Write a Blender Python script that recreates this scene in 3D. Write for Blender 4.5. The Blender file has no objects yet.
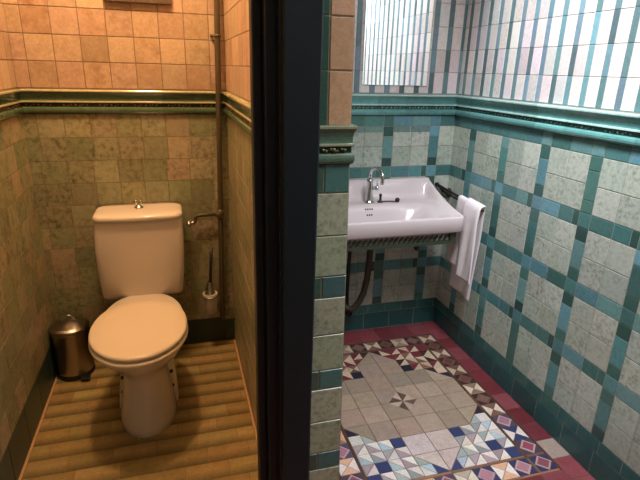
import bpy, math, random
from mathutils import Vector, Matrix
random.seed(7)
C = bpy.context.scene.collection
PI = math.pi

# ------------------------------------------------------------------ place constants (metres)
XR, YR = 1.377, 2.295          # washroom right wall, back wall
XL, YL, XP = -0.606, 2.361, 0.236   # stall left wall, back wall, partition face
YJ, XJ = 1.02, 0.362           # partition end (jamb) and its washroom face
YF, ZC = -1.7, 2.5             # wall behind the camera, ceiling

# ------------------------------------------------------------------ helpers
def lin(c):
    return tuple(((v/255)/12.92 if v/255 <= .04045 else ((v/255+.055)/1.055)**2.4) for v in c)
def jit(c, a=.06, h=.02):
    k = 1+random.uniform(-a, a)
    return tuple(max(0, min(255, v*k*(1+random.uniform(-h, h)))) for v in c)

class MB:
    """collects shapes and links them as one mesh object"""
    def __init__(s): s.v, s.f, s.m, s.c, s.s = [], [], [], [], []
    def face(s, pts, col=(255, 255, 255), mot=0., mat=0, smooth=False):
        i = len(s.v); s.v += [tuple(p) for p in pts]
        s.f.append(tuple(range(i, i+len(pts)))); s.m.append(mat); s.c.append((*lin(col), mot)); s.s.append(smooth)
    def mesh(s, vs, fs, col=(255, 255, 255), mot=0., mat=0, smooth=True):
        i = len(s.v); s.v += [tuple(p) for p in vs]
        for f in fs:
            s.f.append(tuple(a+i for a in f)); s.m.append(mat); s.c.append((*lin(col), mot)); s.s.append(smooth)
    def box(s, a, b, col=(255, 255, 255), mot=0., mat=0):
        x0, y0, z0 = a; x1, y1, z1 = b
        vs = [(x0,y0,z0),(x1,y0,z0),(x1,y1,z0),(x0,y1,z0),(x0,y0,z1),(x1,y0,z1),(x1,y1,z1),(x0,y1,z1)]
        s.mesh(vs, [(3,2,1,0),(4,5,6,7),(0,1,5,4),(1,2,6,5),(2,3,7,6),(3,0,4,7)], col, mot, mat, False)
    def tube(s, path, r, n=12, cap=True, **k):
        path = [Vector(p) for p in path]; rs = r if isinstance(r, (list, tuple)) else [r]*len(path)
        vs, fs = [], []; prev = None
        for i, p in enumerate(path):
            t = (path[min(i+1, len(path)-1)]-path[max(i-1, 0)]).normalized()
            if prev is None:
                u = t.orthogonal().normalized()
            else:
                u = (prev-t*prev.dot(t)).normalized()
            prev = u; w = t.cross(u)
            for j in range(n):
                a = 2*PI*j/n; vs.append(p+(u*math.cos(a)+w*math.sin(a))*rs[i])
        for i in range(len(path)-1):
            for j in range(n):
                fs.append((i*n+j, i*n+(j+1) % n, (i+1)*n+(j+1) % n, (i+1)*n+j))
        if cap:
            fs.append(tuple(range(n))[::-1]); fs.append(tuple((len(path)-1)*n+j for j in range(n)))
        s.mesh(vs, fs, **k)
    def lathe(s, prof, c=(0, 0, 0), n=40, **k):
        """prof: list of (r, z) ; closed with fans where r==0"""
        vs, fs, rows = [], [], []
        for r, z in prof:
            if r == 0: rows.append([len(vs)]); vs.append((c[0], c[1], c[2]+z))
            else:
                rows.append(list(range(len(vs), len(vs)+n)))
                for j in range(n):
                    a = 2*PI*j/n; vs.append((c[0]+r*math.cos(a), c[1]+r*math.sin(a), c[2]+z))
        for A, B in zip(rows, rows[1:]):
            for j in range(n):
                k2 = (j+1) % n
                if len(A) == 1 and len(B) == 1: break
                if len(A) == 1: fs.append((A[0], B[k2], B[j]))
                elif len(B) == 1: fs.append((A[j], A[k2], B[0]))
                else: fs.append((A[j], A[k2], B[k2], B[j]))
        s.mesh(vs, fs, **k)
    def loft(s, rings, cap0=True, cap1=True, **k):
        n = len(rings[0]); vs = [p for r in rings for p in r]; fs = []
        for i in range(len(rings)-1):
            for j in range(n):
                fs.append((i*n+j, i*n+(j+1) % n, (i+1)*n+(j+1) % n, (i+1)*n+j))
        if cap0: fs.append(tuple(range(n))[::-1])
        if cap1: fs.append(tuple((len(rings)-1)*n+j for j in range(n)))
        s.mesh(vs, fs, **k)
    def sphere(s, c, r, n=14, m=8, sc=(1, 1, 1), **k):
        vs, fs = [], []
        for i in range(1, m):
            t = PI*i/m
            for j in range(n):
                a = 2*PI*j/n
                vs.append((c[0]+r*sc[0]*math.sin(t)*math.cos(a), c[1]+r*sc[1]*math.sin(t)*math.sin(a), c[2]+r*sc[2]*math.cos(t)))
        T = len(vs); vs.append((c[0], c[1], c[2]+r*sc[2])); B = len(vs); vs.append((c[0], c[1], c[2]-r*sc[2]))
        for i in range(m-2):
            for j in range(n): fs.append((i*n+j, (i+1)*n+j, (i+1)*n+(j+1) % n, i*n+(j+1) % n))
        for j in range(n):
            fs.append((T, j, (j+1) % n)); fs.append((B, (m-2)*n+(j+1) % n, (m-2)*n+j))
        s.mesh(vs, fs, **k)
    def build(s, name, mats, parent=None, weld=False):
        me = bpy.data.meshes.new(name); me.from_pydata(s.v, [], s.f)
        mats = mats if isinstance(mats, (list, tuple)) else [mats]
        for m in mats: me.materials.append(m)
        me.polygons.foreach_set('material_index', s.m); me.polygons.foreach_set('use_smooth', s.s)
        ca = me.color_attributes.new('Col', 'FLOAT_COLOR', 'CORNER'); data = []
        for p, c in zip(me.polygons, s.c): data += list(c)*p.loop_total
        ca.data.foreach_set('color', data)
        me.update()
        o = bpy.data.objects.new(name, me); C.objects.link(o)
        if parent:
            o.parent = parent; o.matrix_parent_inverse = Matrix.Translation(-parent.location)
        return o

def bevel(o, w, seg=3, ang=40):
    m = o.modifiers.new('bevel', 'BEVEL'); m.width = w; m.segments = seg; m.limit_method = 'ANGLE'; m.angle_limit = math.radians(ang)
    for p in o.data.polygons: p.use_smooth = True
    return o
def subd(o, n=2):
    m = o.modifiers.new('subsurf', 'SUBSURF'); m.levels = n; m.render_levels = n; return o
def thing(name, label, cat, loc=(0, 0, 0), group=None):
    o = bpy.data.objects.new(name, None); C.objects.link(o); o.location = loc
    o['label'] = label; o['category'] = cat
    if group: o['group'] = group
    return o
def struct(o, kind='structure'):
    o['kind'] = kind; return o

# ------------------------------------------------------------------ materials
def new_mat(name):
    m = bpy.data.materials.new(name); m.use_nodes = True
    nt = m.node_tree; b = nt.nodes['Principled BSDF']; return m, nt, b
def tile_mat(name, tint=(.5, .56, .47), rough=.35, scale=30., bump=.25, coat=0.):
    """glazed tile: colour of each tile from its attribute, mottled by noise"""
    m, nt, b = new_mat(name); N = nt.nodes; L = nt.links
    at = N.new('ShaderNodeAttribute'); at.attribute_name = 'Col'
    tc = N.new('ShaderNodeTexCoord')
    n1 = N.new('ShaderNodeTexNoise'); n1.inputs['Scale'].default_value = scale; n1.inputs['Detail'].default_value = 6; n1.inputs['Roughness'].default_value = .65
    n2 = N.new('ShaderNodeTexNoise'); n2.inputs['Scale'].default_value = scale*4.5; n2.inputs['Detail'].default_value = 3
    n3 = N.new('ShaderNodeTexNoise'); n3.inputs['Scale'].default_value = scale*.28; n3.inputs['Detail'].default_value = 2
    for n in (n1, n2, n3): L.new(tc.outputs['Object'], n.inputs['Vector'])
    r1 = N.new('ShaderNodeValToRGB'); r1.color_ramp.elements[0].position = .44; r1.color_ramp.elements[1].position = .66
    L.new(n1.outputs['Fac'], r1.inputs['Fac'])
    r3 = N.new('ShaderNodeMapRange'); r3.inputs['From Min'].default_value = .3; r3.inputs['From Max'].default_value = .7; r3.inputs['To Min'].default_value = .35; r3.inputs['To Max'].default_value = 1.25
    L.new(n3.outputs['Fac'], r3.inputs['Value'])
    mu = N.new('ShaderNodeMath'); mu.operation = 'MULTIPLY'; L.new(r1.outputs['Color'], mu.inputs[0]); L.new(r3.outputs['Result'], mu.inputs[1])
    mu2 = N.new('ShaderNodeMath'); mu2.operation = 'MULTIPLY'; mu2.use_clamp = True; L.new(mu.outputs[0], mu2.inputs[0]); L.new(at.outputs['Alpha'], mu2.inputs[1])
    dk = N.new('ShaderNodeMix'); dk.data_type = 'RGBA'; dk.blend_type = 'MULTIPLY'; dk.inputs['Factor'].default_value = 1
    L.new(at.outputs['Color'], dk.inputs['A']); dk.inputs['B'].default_value = (*tint, 1)
    mx = N.new('ShaderNodeMix'); mx.data_type = 'RGBA'
    L.new(mu2.outputs[0], mx.inputs['Factor']); L.new(at.outputs['Color'], mx.inputs['A']); L.new(dk.outputs['Result'], mx.inputs['B'])
    # fine speckle
    r2 = N.new('ShaderNodeMapRange'); r2.inputs['From Min'].default_value = .3; r2.inputs['From Max'].default_value = .7; r2.inputs['To Min'].default_value = .88; r2.inputs['To Max'].default_value = 1.1
    L.new(n2.outputs['Fac'], r2.inputs['Value'])
    sp = N.new('ShaderNodeMix'); sp.data_type = 'RGBA'; sp.blend_type = 'MULTIPLY'; sp.inputs['Factor'].default_value = 1
    L.new(mx.outputs['Result'], sp.inputs['A']); L.new(r2.outputs['Result'], sp.inputs['B'])
    L.new(sp.outputs['Result'], b.inputs['Base Color'])
    b.inputs['Roughness'].default_value = rough
    b.inputs['Coat Weight'].default_value = coat
    bp = N.new('ShaderNodeBump'); bp.inputs['Strength'].default_value = bump; bp.inputs['Distance'].default_value = .001
    L.new(n1.outputs['Fac'], bp.inputs['Height']); L.new(bp.outputs['Normal'], b.inputs['Normal'])
    return m
def plain(name, col, rough=.4, metal=0., noise=.05, scale=60., coat=0., trans=0., bump=0., spec=.5):
    m, nt, b = new_mat(name); N = nt.nodes; L = nt.links
    tc = N.new('ShaderNodeTexCoord'); n = N.new('ShaderNodeTexNoise'); n.inputs['Scale'].default_value = scale; n.inputs['Detail'].default_value = 4
    L.new(tc.outputs['Object'], n.inputs['Vector'])
    mx = N.new('ShaderNodeMix'); mx.data_type = 'RGBA'; c = lin(col)
    mx.inputs['A'].default_value = (*[v*(1-noise) for v in c], 1); mx.inputs['B'].default_value = (*[min(1, v*(1+noise)) for v in c], 1)
    L.new(n.outputs['Fac'], mx.inputs['Factor']); L.new(mx.outputs['Result'], b.inputs['Base Color'])
    b.inputs['Roughness'].default_value = rough; b.inputs['Metallic'].default_value = metal; b.inputs['Coat Weight'].default_value = coat
    b.inputs['Transmission Weight'].default_value = trans; b.inputs['Specular IOR Level'].default_value = spec
    if bump:
        bp = N.new('ShaderNodeBump'); bp.inputs['Strength'].default_value = bump; bp.inputs['Distance'].default_value = .002
        L.new(n.outputs['Fac'], bp.inputs['Height']); L.new(bp.outputs['Normal'], b.inputs['Normal'])
    return m

M = {}
M['tile'] = tile_mat('glazed_tile', tint=(.44, .48, .42), rough=.25, scale=70)
M['tile_warm'] = tile_mat('peach_tile', tint=(.52, .40, .28), rough=.35, scale=22)
M['tile_olive'] = tile_mat('mottled_tile', tint=(.36, .40, .28), rough=.38, scale=42)
M['mosaic'] = tile_mat('mosaic_tile', tint=(.72, .66, .6), rough=.33, scale=26, bump=.15)
M['majolica'] = tile_mat('majolica_glaze', tint=(.55, .62, .58), rough=.16, scale=40, bump=.2)
M['plank'] = tile_mat('wood_look_tile', tint=(.68, .6, .5), rough=.33, scale=18, bump=.1)
M['grout'] = tile_mat('cement_grout', tint=(.7, .7, .7), rough=.9, scale=60)
M['plaster'] = plain('ceiling_paint', (228, 224, 216), .85)
M['black'] = plain('black_paint', (30, 38, 43), .45, noise=.08, scale=14, spec=.25)
M['ceramic'] = plain('white_ceramic', (236, 226, 216), .12, noise=.01, coat=.3)
M['seat'] = plain('toilet_seat_plastic', (240, 226, 206), .22, noise=.01)
M['sink'] = plain('sink_porcelain', (216, 202, 205), .2, noise=.012, coat=.3)
M['chrome'] = plain('chrome', (215, 217, 220), .12, 1, .03)
M['steel'] = plain('brushed_steel', (168, 158, 150), .28, 1, .12, 120)
M['blackplastic'] = plain('black_plastic', (22, 22, 23), .4)
M['brass'] = plain('painted_pipe', (88, 79, 58), .42, .3, .15, 30)
M['copper'] = plain('aged_copper', (70, 62, 50), .5, .3, .25, 30)
M['bronze'] = plain('dark_bronze', (62, 54, 50), .4, .7, .2, 60)
M['iron'] = plain('green_cast_iron', (58, 66, 50), .55, .1, .15, 40)
M['rubber'] = plain('dark_rubber', (30, 30, 32), .6)
M['towel'] = plain('terry_cloth', (236, 226, 230), .95, 0, .06, 420, bump=.7)
M['glass'] = plain('frosted_glass', (236, 226, 212), .45, trans=.2)
M['bristle'] = plain('brush_bristle', (214, 206, 196), .8)
M['frame'] = plain('brown_wood', (98, 82, 66), .5, 0, .25, 20)
M['board'] = plain('dull_board', (168, 150, 120), .6, 0, .1, 12)
m, nt, b = new_mat('mirror_glass'); b.inputs['Base Color'].default_value = (.93, .95, .95, 1); b.inputs['Metallic'].default_value = 1; b.inputs['Roughness'].default_value = .015; M['mirror'] = m

# ------------------------------------------------------------------ tiled surfaces
class Tiles(MB):
    """tiles on a plane: point(u, v, height above the grout)"""
    def __init__(s, fn, flip=False): super().__init__(); s.fn = fn; s.flip = flip
    def poly(s, pts, col, mot=.4, mat=0, gap=.0012, h=.0018, inset=.0012):
        n = len(pts); cx = sum(p[0] for p in pts)/n; cy = sum(p[1] for p in pts)/n
        ar = sum(pts[i][0]*pts[(i+1) % n][1]-pts[(i+1) % n][0]*pts[i][1] for i in range(n))
        if ar < 0: pts = pts[::-1]
        def off(d):
            out = []
            for i in range(n):
                a = Vector(pts[i-1]); b_ = Vector(pts[i]); c = Vector(pts[(i+1) % n])
                e1 = (b_-a).normalized(); e2 = (c-b_).normalized()
                n1 = Vector((-e1.y, e1.x)); n2 = Vector((-e2.y, e2.x)); k = 1+n1.dot(n2)
                out.append(b_+(n1+n2)*(d/max(k, .25)))
            return out
        A = off(gap); B = off(gap+inset)
        P = [s.fn(p[0], p[1], 0) for p in A]; Q = [s.fn(p[0], p[1], h) for p in B]
        if s.flip:
            s.face(Q[::-1], col, mot, mat)
            for i in range(n): j = (i+1) % n; s.face([P[j], P[i], Q[i], Q[j]], col, mot, mat)
        else:
            s.face(Q, col, mot, mat)
            for i in range(n): j = (i+1) % n; s.face([P[i], P[j], Q[j], Q[i]], col, mot, mat)
    def rect(s, u0, v0, u1, v1, col, mot=.4, mat=0, **k):
        s.poly([(u0, v0), (u1, v0), (u1, v1), (u0, v1)], col, mot, mat, **k)

CREAM = (186, 192, 182); CREAM2 = (178, 188, 178)
def cream(): return jit(random.choice([CREAM, CREAM, CREAM2, (192, 197, 188)]), .05, .008)
def teal():
    return jit(random.choice([(84, 130, 128), (90, 138, 142), (104, 150, 162), (78, 118, 114), (80, 126, 126), (112, 154, 154)]), .08)
def teal_dark(): return jit(random.choice([(60, 94, 88), (66, 104, 98), (74, 114, 108), (56, 84, 82)]), .08)
def pink(): return jit(random.choice([(226, 216, 216), (222, 210, 210), (230, 222, 220), (220, 212, 212)]), .05)
def stripe(): return jit(random.choice([(108, 142, 148), (124, 148, 164), (98, 124, 128), (116, 152, 162), (128, 150, 168), (96, 118, 122)]), .08)

def squares_wall(T, us, u_lo, u_hi, z_rows, S=.2, t=.053):
    """the lower washroom scheme: 20 cm blocks of four cream tiles framed by teal strips.
       us = left edges of blocks"""
    for r, zt in enumerate(z_rows):
        zb = zt-S
        for u in us:
            for i in (0, 1):
                for j in (0, 1):
                    a, b_ = max(u+i*.1, u_lo), min(u+(i+1)*.1, u_hi)
                    if b_-a > .012: T.rect(a, zb+j*.1, b_, zb+(j+1)*.1, cream(), random.uniform(.55, 1.))
            a, b_ = max(u+S, u_lo), min(u+S+t, u_hi)       # vertical strip to the right of the block
            if b_-a > .008:
                T.rect(a, zb, b_, zb+.045, teal_dark(), .3); T.rect(a, zb+.045, b_, zb+.15, teal(), .4); T.rect(a, zb+.15, b_, zt, teal_dark() if random.random() < .6 else teal(), .3)
        # horizontal strip above the row
        z0, z1 = zt, (z_rows[r-1]-S if r else 1.171)
        for u in us:
            for (p, q, f) in ((u, u+.1, teal), (u+.1, u+.2-.03*(r % 2), teal), (u+.2-.03*(r % 2), u+.2, teal_dark), (u+S, u+S+t, teal)):
                a, b_ = max(p, u_lo), min(q, u_hi)
                if b_-a > .008: T.rect(a, z0, b_, z1, f(), .4)
    # strip and plinth under the last row
    zb = z_rows[-1]-S
    u = u_lo
    while u < u_hi-.01:
        a = min(u+.1, u_hi); T.rect(u, zb-.052, a, zb, jit((52, 104, 104), .08), .4); u = a
    u = u_lo-.03
    while u < u_hi-.01:
        a = min(u+.152, u_hi); T.rect(max(u, u_lo), 0.002, a, zb-.052, jit((44, 92, 94), .07), .4); u = a
def stripes_wall(T, cs, u_lo, u_hi, zs):
    """the upper scheme: pale 5 cm tiles between 2.5 cm teal strips; cs = strip centres"""
    w = .0128
    for z0, z1 in zip(zs, zs[1:]):
        cur = u_lo
        for c in cs:
            a, b_ = max(c-w, u_lo), min(c+w, u_hi)
            if b_ <= u_lo or a >= u_hi: continue
            if a-cur > .006: T.rect(cur, z0, a, z1, pink(), random.uniform(.1, .45), gap=.0009)
            if b_-a > .003: T.rect(a, z0, b_, z1, stripe(), .3, gap=.0009)
            cur = b_
        if u_hi-cur > .006: T.rect(cur, z0, u_hi, z1, pink(), .3)

ZUP = [1.275, 1.375, 1.477, 1.579, 1.681, 1.783, 1.885, 1.987, 2.089, 2.191, 2.293, 2.395, ZC]
ROWS = [1.119, .864, .608, .353]
GW = (150, 148, 140)

# right wall : u = distance from the back corner towards the camera
T = Tiles(lambda u, v, h: (XR-h, YR-u, v))
T.box((XR, YF, 0), (XR+.1, YR+.2, ZC), GW, .3, 1)
us = [-.053+.253*k for k in range(0, 17)]
squares_wall(T, us, 0, YR-YF, ROWS)
cs = [YR-(1.325+.0773*k) for k in range(12, -40, -1)]
stripes_wall(T, cs, 0, YR-YF, ZUP)
struct(T.build('wall_right', [M['tile'], M['grout']]))
# washroom back wall : u = x
T = Tiles(lambda u, v, h: (u, YR-h, v))
T.box((XJ-.06, YR, 0), (XR+.1, YR+.1, ZC), GW, .3, 1)
squares_wall(T, [.279, .532, .785, 1.038, 1.291], XJ, XR, ROWS)
stripes_wall(T, [1.374-.0772*k for k in range(14, -1, -1)], XJ, XR, ZUP)
for a, b_ in ((.532, .63), (.632, .732), (.785, .885), (.885, .985), (1.038, 1.13), (1.13, 1.238)):
    T.rect(a, 1.088, b_, 1.119, jit((122, 150, 146), .06), .5, h=.0024, gap=.0008)
struct(T.build('wall_back', [M['tile'], M['grout']]))

# stall walls
PEACH = [(188, 162, 136), (192, 166, 141), (182, 155, 129), (194, 169, 145)]
OLIVE = [(164, 160, 128), (158, 157, 124), (171, 164, 132), (148, 151, 118), (173, 161, 133), (155, 155, 122)]
def stall_wall(T, u_lo, u_hi, uo, plinth):
    for z0, z1 in zip(ZUP, ZUP[1:]):
        z0 = 1.274 if z0 == 1.275 else z0+.004; z1 += .004
        u = uo
        while u < u_hi:
            a, b_ = max(u, u_lo), min(u+.103, u_hi)
            if b_-a > .01: T.rect(a, z0, b_, min(z1, ZC), jit(random.choice(PEACH), .05), random.uniform(.1, .8), 0, gap=.0016)
            u += .103
    z1 = 1.171; r = 0
    while z1 > plinth+.01:
        z0 = max(z1-.1, plinth); u = uo+.05*(r % 2)*.15-.005*r
        while u < u_hi:
            a, b_ = max(u, u_lo), min(u+.103, u_hi)
            if b_-a > .01: T.rect(a, z0, b_, z1, jit(random.choice(OLIVE), .05), random.uniform(.5, 1.2), 1, gap=.0009)
            u += .103
        z1 = z0; r += 1
    if plinth > .01:
        u = u_lo
        while u < u_hi-.01:
            a = min(u+.2, u_hi); T.rect(u, .002, a, plinth, jit((44, 70, 64), .08), .4, 1); u = a
WM = [M['tile_warm'], M['tile_olive'], M['grout'], M['majolica']]
T = Tiles(lambda u, v, h: (u, YL-h, v))
T.box((XL-.1, YL, 0), (XP+.06, YL+.1, ZC), (140, 120, 96), .3, 2)
stall_wall(T, XL, XP, XL-.05, .14)
struct(T.build('wall_stall_back', WM))
T = Tiles(lambda u, v, h: (XL+h, YL-u, v), flip=True)
T.box((XL-.1, YF, 0), (XL, YL+.1, ZC), (140, 120, 96), .3, 2)
stall_wall(T, 0, YL-YF, -.03, .165)
struct(T.build('wall_left', WM))
# partition between stall and washroom with its tiled end (it leans out a little towards the floor)
def lean(z): return .0115*(1.3-z)
T = Tiles(lambda u, v, h: (XP-h, YL-u, v))
vs = [(XP,YJ,0),(XJ+lean(0),YJ,0),(XJ+lean(0),YR+.001,0),(XP,YL+.001,0),(XP,YJ,ZC),(XJ+lean(ZC),YJ,ZC),(XJ+lean(ZC),YR+.001,ZC),(XP,YL+.001,ZC)]
T.mesh(vs, [(3,2,1,0),(4,5,6,7),(0,1,5,4),(1,2,6,5),(2,3,7,6),(3,0,4,7)], (150, 140, 120), .3, 2, False)
stall_wall(T, 0, YL-1.35, -.03, 0)
T.fn = lambda u, v, h: (u+lean(v)*(u-.28)/.087, YJ-h, v); T.flip = False
def jrow(z0, z1, kind):
    if kind == 'tile': T.rect(.284, z0, XJ, z1, jit(random.choice([(176, 186, 162), (170, 182, 156), (180, 188, 164)]), .05, .004), random.uniform(.6, 1), 4, gap=.0014)
    elif kind == 'teal':
        T.rect(.284, z0, .305, z1, jit((72, 104, 88), .08), .5, 4); T.rect(.305, z0, XJ, z1, jit((80, 122, 120), .08), .4, 4)
    else:
        T.rect(.284, z0, .309, z1, jit((52, 88, 76), .08), .4, 4); T.rect(.309, z0, XJ, z1, jit((196, 160, 130), .05), .35, 4, gap=.0016)
for z0, z1 in zip(ZUP, ZUP[1:]): jrow(1.264 if z0 == 1.275 else z0, z1, 'up')
jrow(1.119, 1.184, 'teal')
for zt in ROWS:
    jrow(zt-.1, zt, 'tile'); jrow(zt-.2, zt-.1, 'tile'); jrow(max(.002, zt-.2-.055), zt-.2, 'teal')
struct(T.build('wall_partition', WM+[M['tile']]))
# anteroom wall behind the camera, ceiling
T = Tiles(lambda u, v, h: (u, YF+h, v), flip=True)
T.box((XL-.1, YF-.1, 0), (XR+.1, YF, ZC), GW, .3, 1)
squares_wall(T, [XL+.03+.253*k for k in range(-1, 8)], XL, XR, ROWS)
stripes_wall(T, [XL+.0773*k for k in range(27)], XL, XR, ZUP)
struct(T.build('wall_front', [M['tile'], M['grout']]))
mb = MB(); mb.box((XL-.1, YF-.1, ZC), (XR+.1, YL+.1, ZC+.1)); struct(mb.build('ceiling', M['plaster']))

# ------------------------------------------------------------------ dado moulding
# (protrusion, z, colour) profile from top to bottom
def dado(name, path, cols, beadcol, seg=.152, k_out=1., top=1.270, base=1.168):
    """path: list of plan points with the wall on its left... protrusion goes to the right-hand side of travel"""
    green, dark, rim = cols
    prof = [(0, 1.278, rim), (.020, 1.278, rim), (.0225, 1.274, rim), (.0225, 1.269, rim), (.019, 1.266, green), (.0135, 1.258, green), (.0095, 1.247, green), (.0085, 1.236, green),
            (.0095, 1.229, green), (.014, 1.227, rim), (.0145, 1.222, rim), (.012, 1.220, dark), (.0055, 1.219, dark), (.0055, 1.203, dark), (.0105, 1.202, green),
            (.0155, 1.197, green), (.0175, 1.189, green), (.0165, 1.181, green), (.012, 1.174, green), (.0045, 1.171, dark), (0, 1.168, dark)]
    kz = (top-base)/(1.278-1.168); Z = lambda z: base+(z-1.168)*kz
    prof = [(o*k_out, Z(z), c) for o, z, c in prof]; zb = Z(1.211)
    P = [Vector(p) for p in path]; mb = MB()
    dirs = [(b-a).normalized() for a, b in zip(P, P[1:])]
    nrm = [Vector((d.y, -d.x)) for d in dirs]
    for i, d in enumerate(dirs):
        L = (P[i+1]-P[i]).length; k = max(1, round(L/seg))
        for s in range(k):
            jt = 1+random.uniform(-.08, .08)
            def pos(t, o):
                q = P[i]+d*t+nrm[i]*o
                if t < 1e-6 and i > 0:
                    q = P[i]+(nrm[i]+nrm[i-1])*(o/(1+nrm[i].dot(nrm[i-1])))
                if abs(t-L) < 1e-6 and i < len(dirs)-1:
                    q = P[i+1]+(nrm[i]+nrm[i+1])*(o/(1+nrm[i].dot(nrm[i+1])))
                return q
            t0, t1 = L*s/k, L*(s+1)/k
            for (o0, z0, c0), (o1, z1, c1) in zip(prof, prof[1:]):
                a, b_, c, e = pos(t0, o0), pos(t1, o0), pos(t1, o1), pos(t0, o1)
                mb.face([(e.x, e.y, z1), (c.x, c.y, z1), (b_.x, b_.y, z0), (a.x, a.y, z0)], tuple(min(255, v*jt) for v in c1), .45)
            # relief leaves and beads in the dark frieze
            for q, kind in ((.18, 0), (.34, 1), (.5, 2), (.66, 1), (.82, 0)):
                p = P[i]+d*(t0+(t1-t0)*q)+nrm[i]*.0055
                if kind == 0: mb.sphere((p.x, p.y, zb), .0042, 8, 5, col=beadcol, mot=.3)
                elif kind == 2: mb.sphere((p.x, p.y, zb), .0052, 8, 5, col=beadcol, mot=.3)
                else:
                    for sx in (-1, 1):
                        q2 = p+d*(.005*sx); mb.sphere((q2.x, q2.y, zb+.002*sx), .004, 8, 5, sc=(1, 1, .8), col=beadcol, mot=.3)
    # end caps
    for i, end in ((0, P[0]), (-1, P[-1])):
        n = nrm[i]; pts = [(end.x+n.x*o, end.y+n.y*o, z) for o, z, c in prof]
        mb.face(pts if i == 0 else pts[::-1], cols[0], .4)
    return struct(mb.build(name, M['majolica']))
WGREEN = ((98, 152, 150), (62, 96, 92), (172, 202, 198))
SGREEN = ((84, 106, 80), (66, 58, 42), (182, 176, 138))
dado('trim_right', [(XJ+.001, YR), (XR, YR), (XR, YF)], WGREEN, (132, 156, 152))
dado('trim_left', [(XL, YF), (XL, YL), (XP, YL), (XP, 1.35)], SGREEN, (150, 104, 76))
dado('trim_partition', [(.286, YJ), (XJ, YJ), (XJ, YR)], ((98, 128, 110), (48, 70, 56), (150, 156, 130)), (88, 92, 58), k_out=.5, top=1.266, base=1.180)

# ------------------------------------------------------------------ floors
def up(u, v, h): return (u, v, h)
# stall floor : wood-look ceramic planks laid in running bond
T = Tiles(up)
T.box((XL, YJ-.03, -.05), (XP, YL, 0), (150, 116, 80), .3, 1)
PL, PW = .153, .0815
def plank(T, u0, v0, u1, v1):
    """one plank tile with its printed tone running lighter to darker across the width"""
    base = jit(random.choice([(162, 142, 96), (155, 135, 90), (168, 148, 102), (151, 131, 86)]), .06)
    n = 8; g = .0011
    u0 += g; u1 -= g; v0 += g; v1 -= g
    for i in range(n):
        a, b_ = i/n, (i+1)/n
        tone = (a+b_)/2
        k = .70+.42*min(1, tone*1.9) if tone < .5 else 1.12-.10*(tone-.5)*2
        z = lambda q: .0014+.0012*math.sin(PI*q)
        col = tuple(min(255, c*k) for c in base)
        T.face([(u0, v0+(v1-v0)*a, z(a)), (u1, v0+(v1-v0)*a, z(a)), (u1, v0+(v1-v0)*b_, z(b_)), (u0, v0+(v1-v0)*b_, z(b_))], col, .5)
    for pts in ([(u0, v0, 0), (u1, v0, 0), (u1, v0, .0014), (u0, v0, .0014)], [(u1, v1, 0), (u0, v1, 0), (u0, v1, .0014), (u1, v1, .0014)]):
        T.face(pts, base, .3)
v = 1.498-PW*6; r = 0
while v < YL-.01:
    off = [.004, -.069, -.02, .052, .021, -.045, .038][r % 7]
    u = off-PL*6
    while u < XP-.012:
        a, b_ = max(u, XL+.012), min(u+PL, XP-.012)
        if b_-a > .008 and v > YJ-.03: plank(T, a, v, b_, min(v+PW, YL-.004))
        u += PL
    v += PW; r += 1
T.rect(XL+.001, YJ-.03, XL+.011, YL, (206, 172, 130), .3, 0, gap=.0005, h=.003); T.rect(XP-.011, YJ-.03, XP-.001, YL, (206, 172, 130), .3, 0, gap=.0005, h=.003)
struct(T.build('floor_stall', [M['plank'], M['grout']]))

# washroom floor : Victorian geometric mosaic
T = Tiles(up)
T.box((XP-.001, YF, -.05), (XR, YR, 0), (112, 84, 70), .4, 1); 
T.box((XL, YF, -.05), (XP-.001, YJ-.03, 0), (112, 84, 70), .4, 1)
cx, cy, q = .887, 1.655, .1035
WHITE = [(170, 148, 132), (164, 143, 128), (176, 154, 138), (160, 140, 125)]; PALE = [(206, 188, 182), (212, 194, 188), (200, 184, 178)]
NAVY = (58, 66, 108); MAROON = (118, 52, 58); DKBR = (70, 46, 48); GREYG = (174, 178, 176); LBLUE = (182, 196, 206); OFFW = (228, 216, 210); PINKW = (220, 188, 184); CRM = (206, 182, 158); BROWN = (120, 88, 74); ORANGE = (214, 170, 140)
def w(): return jit(random.choice(WHITE), .04)
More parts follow.
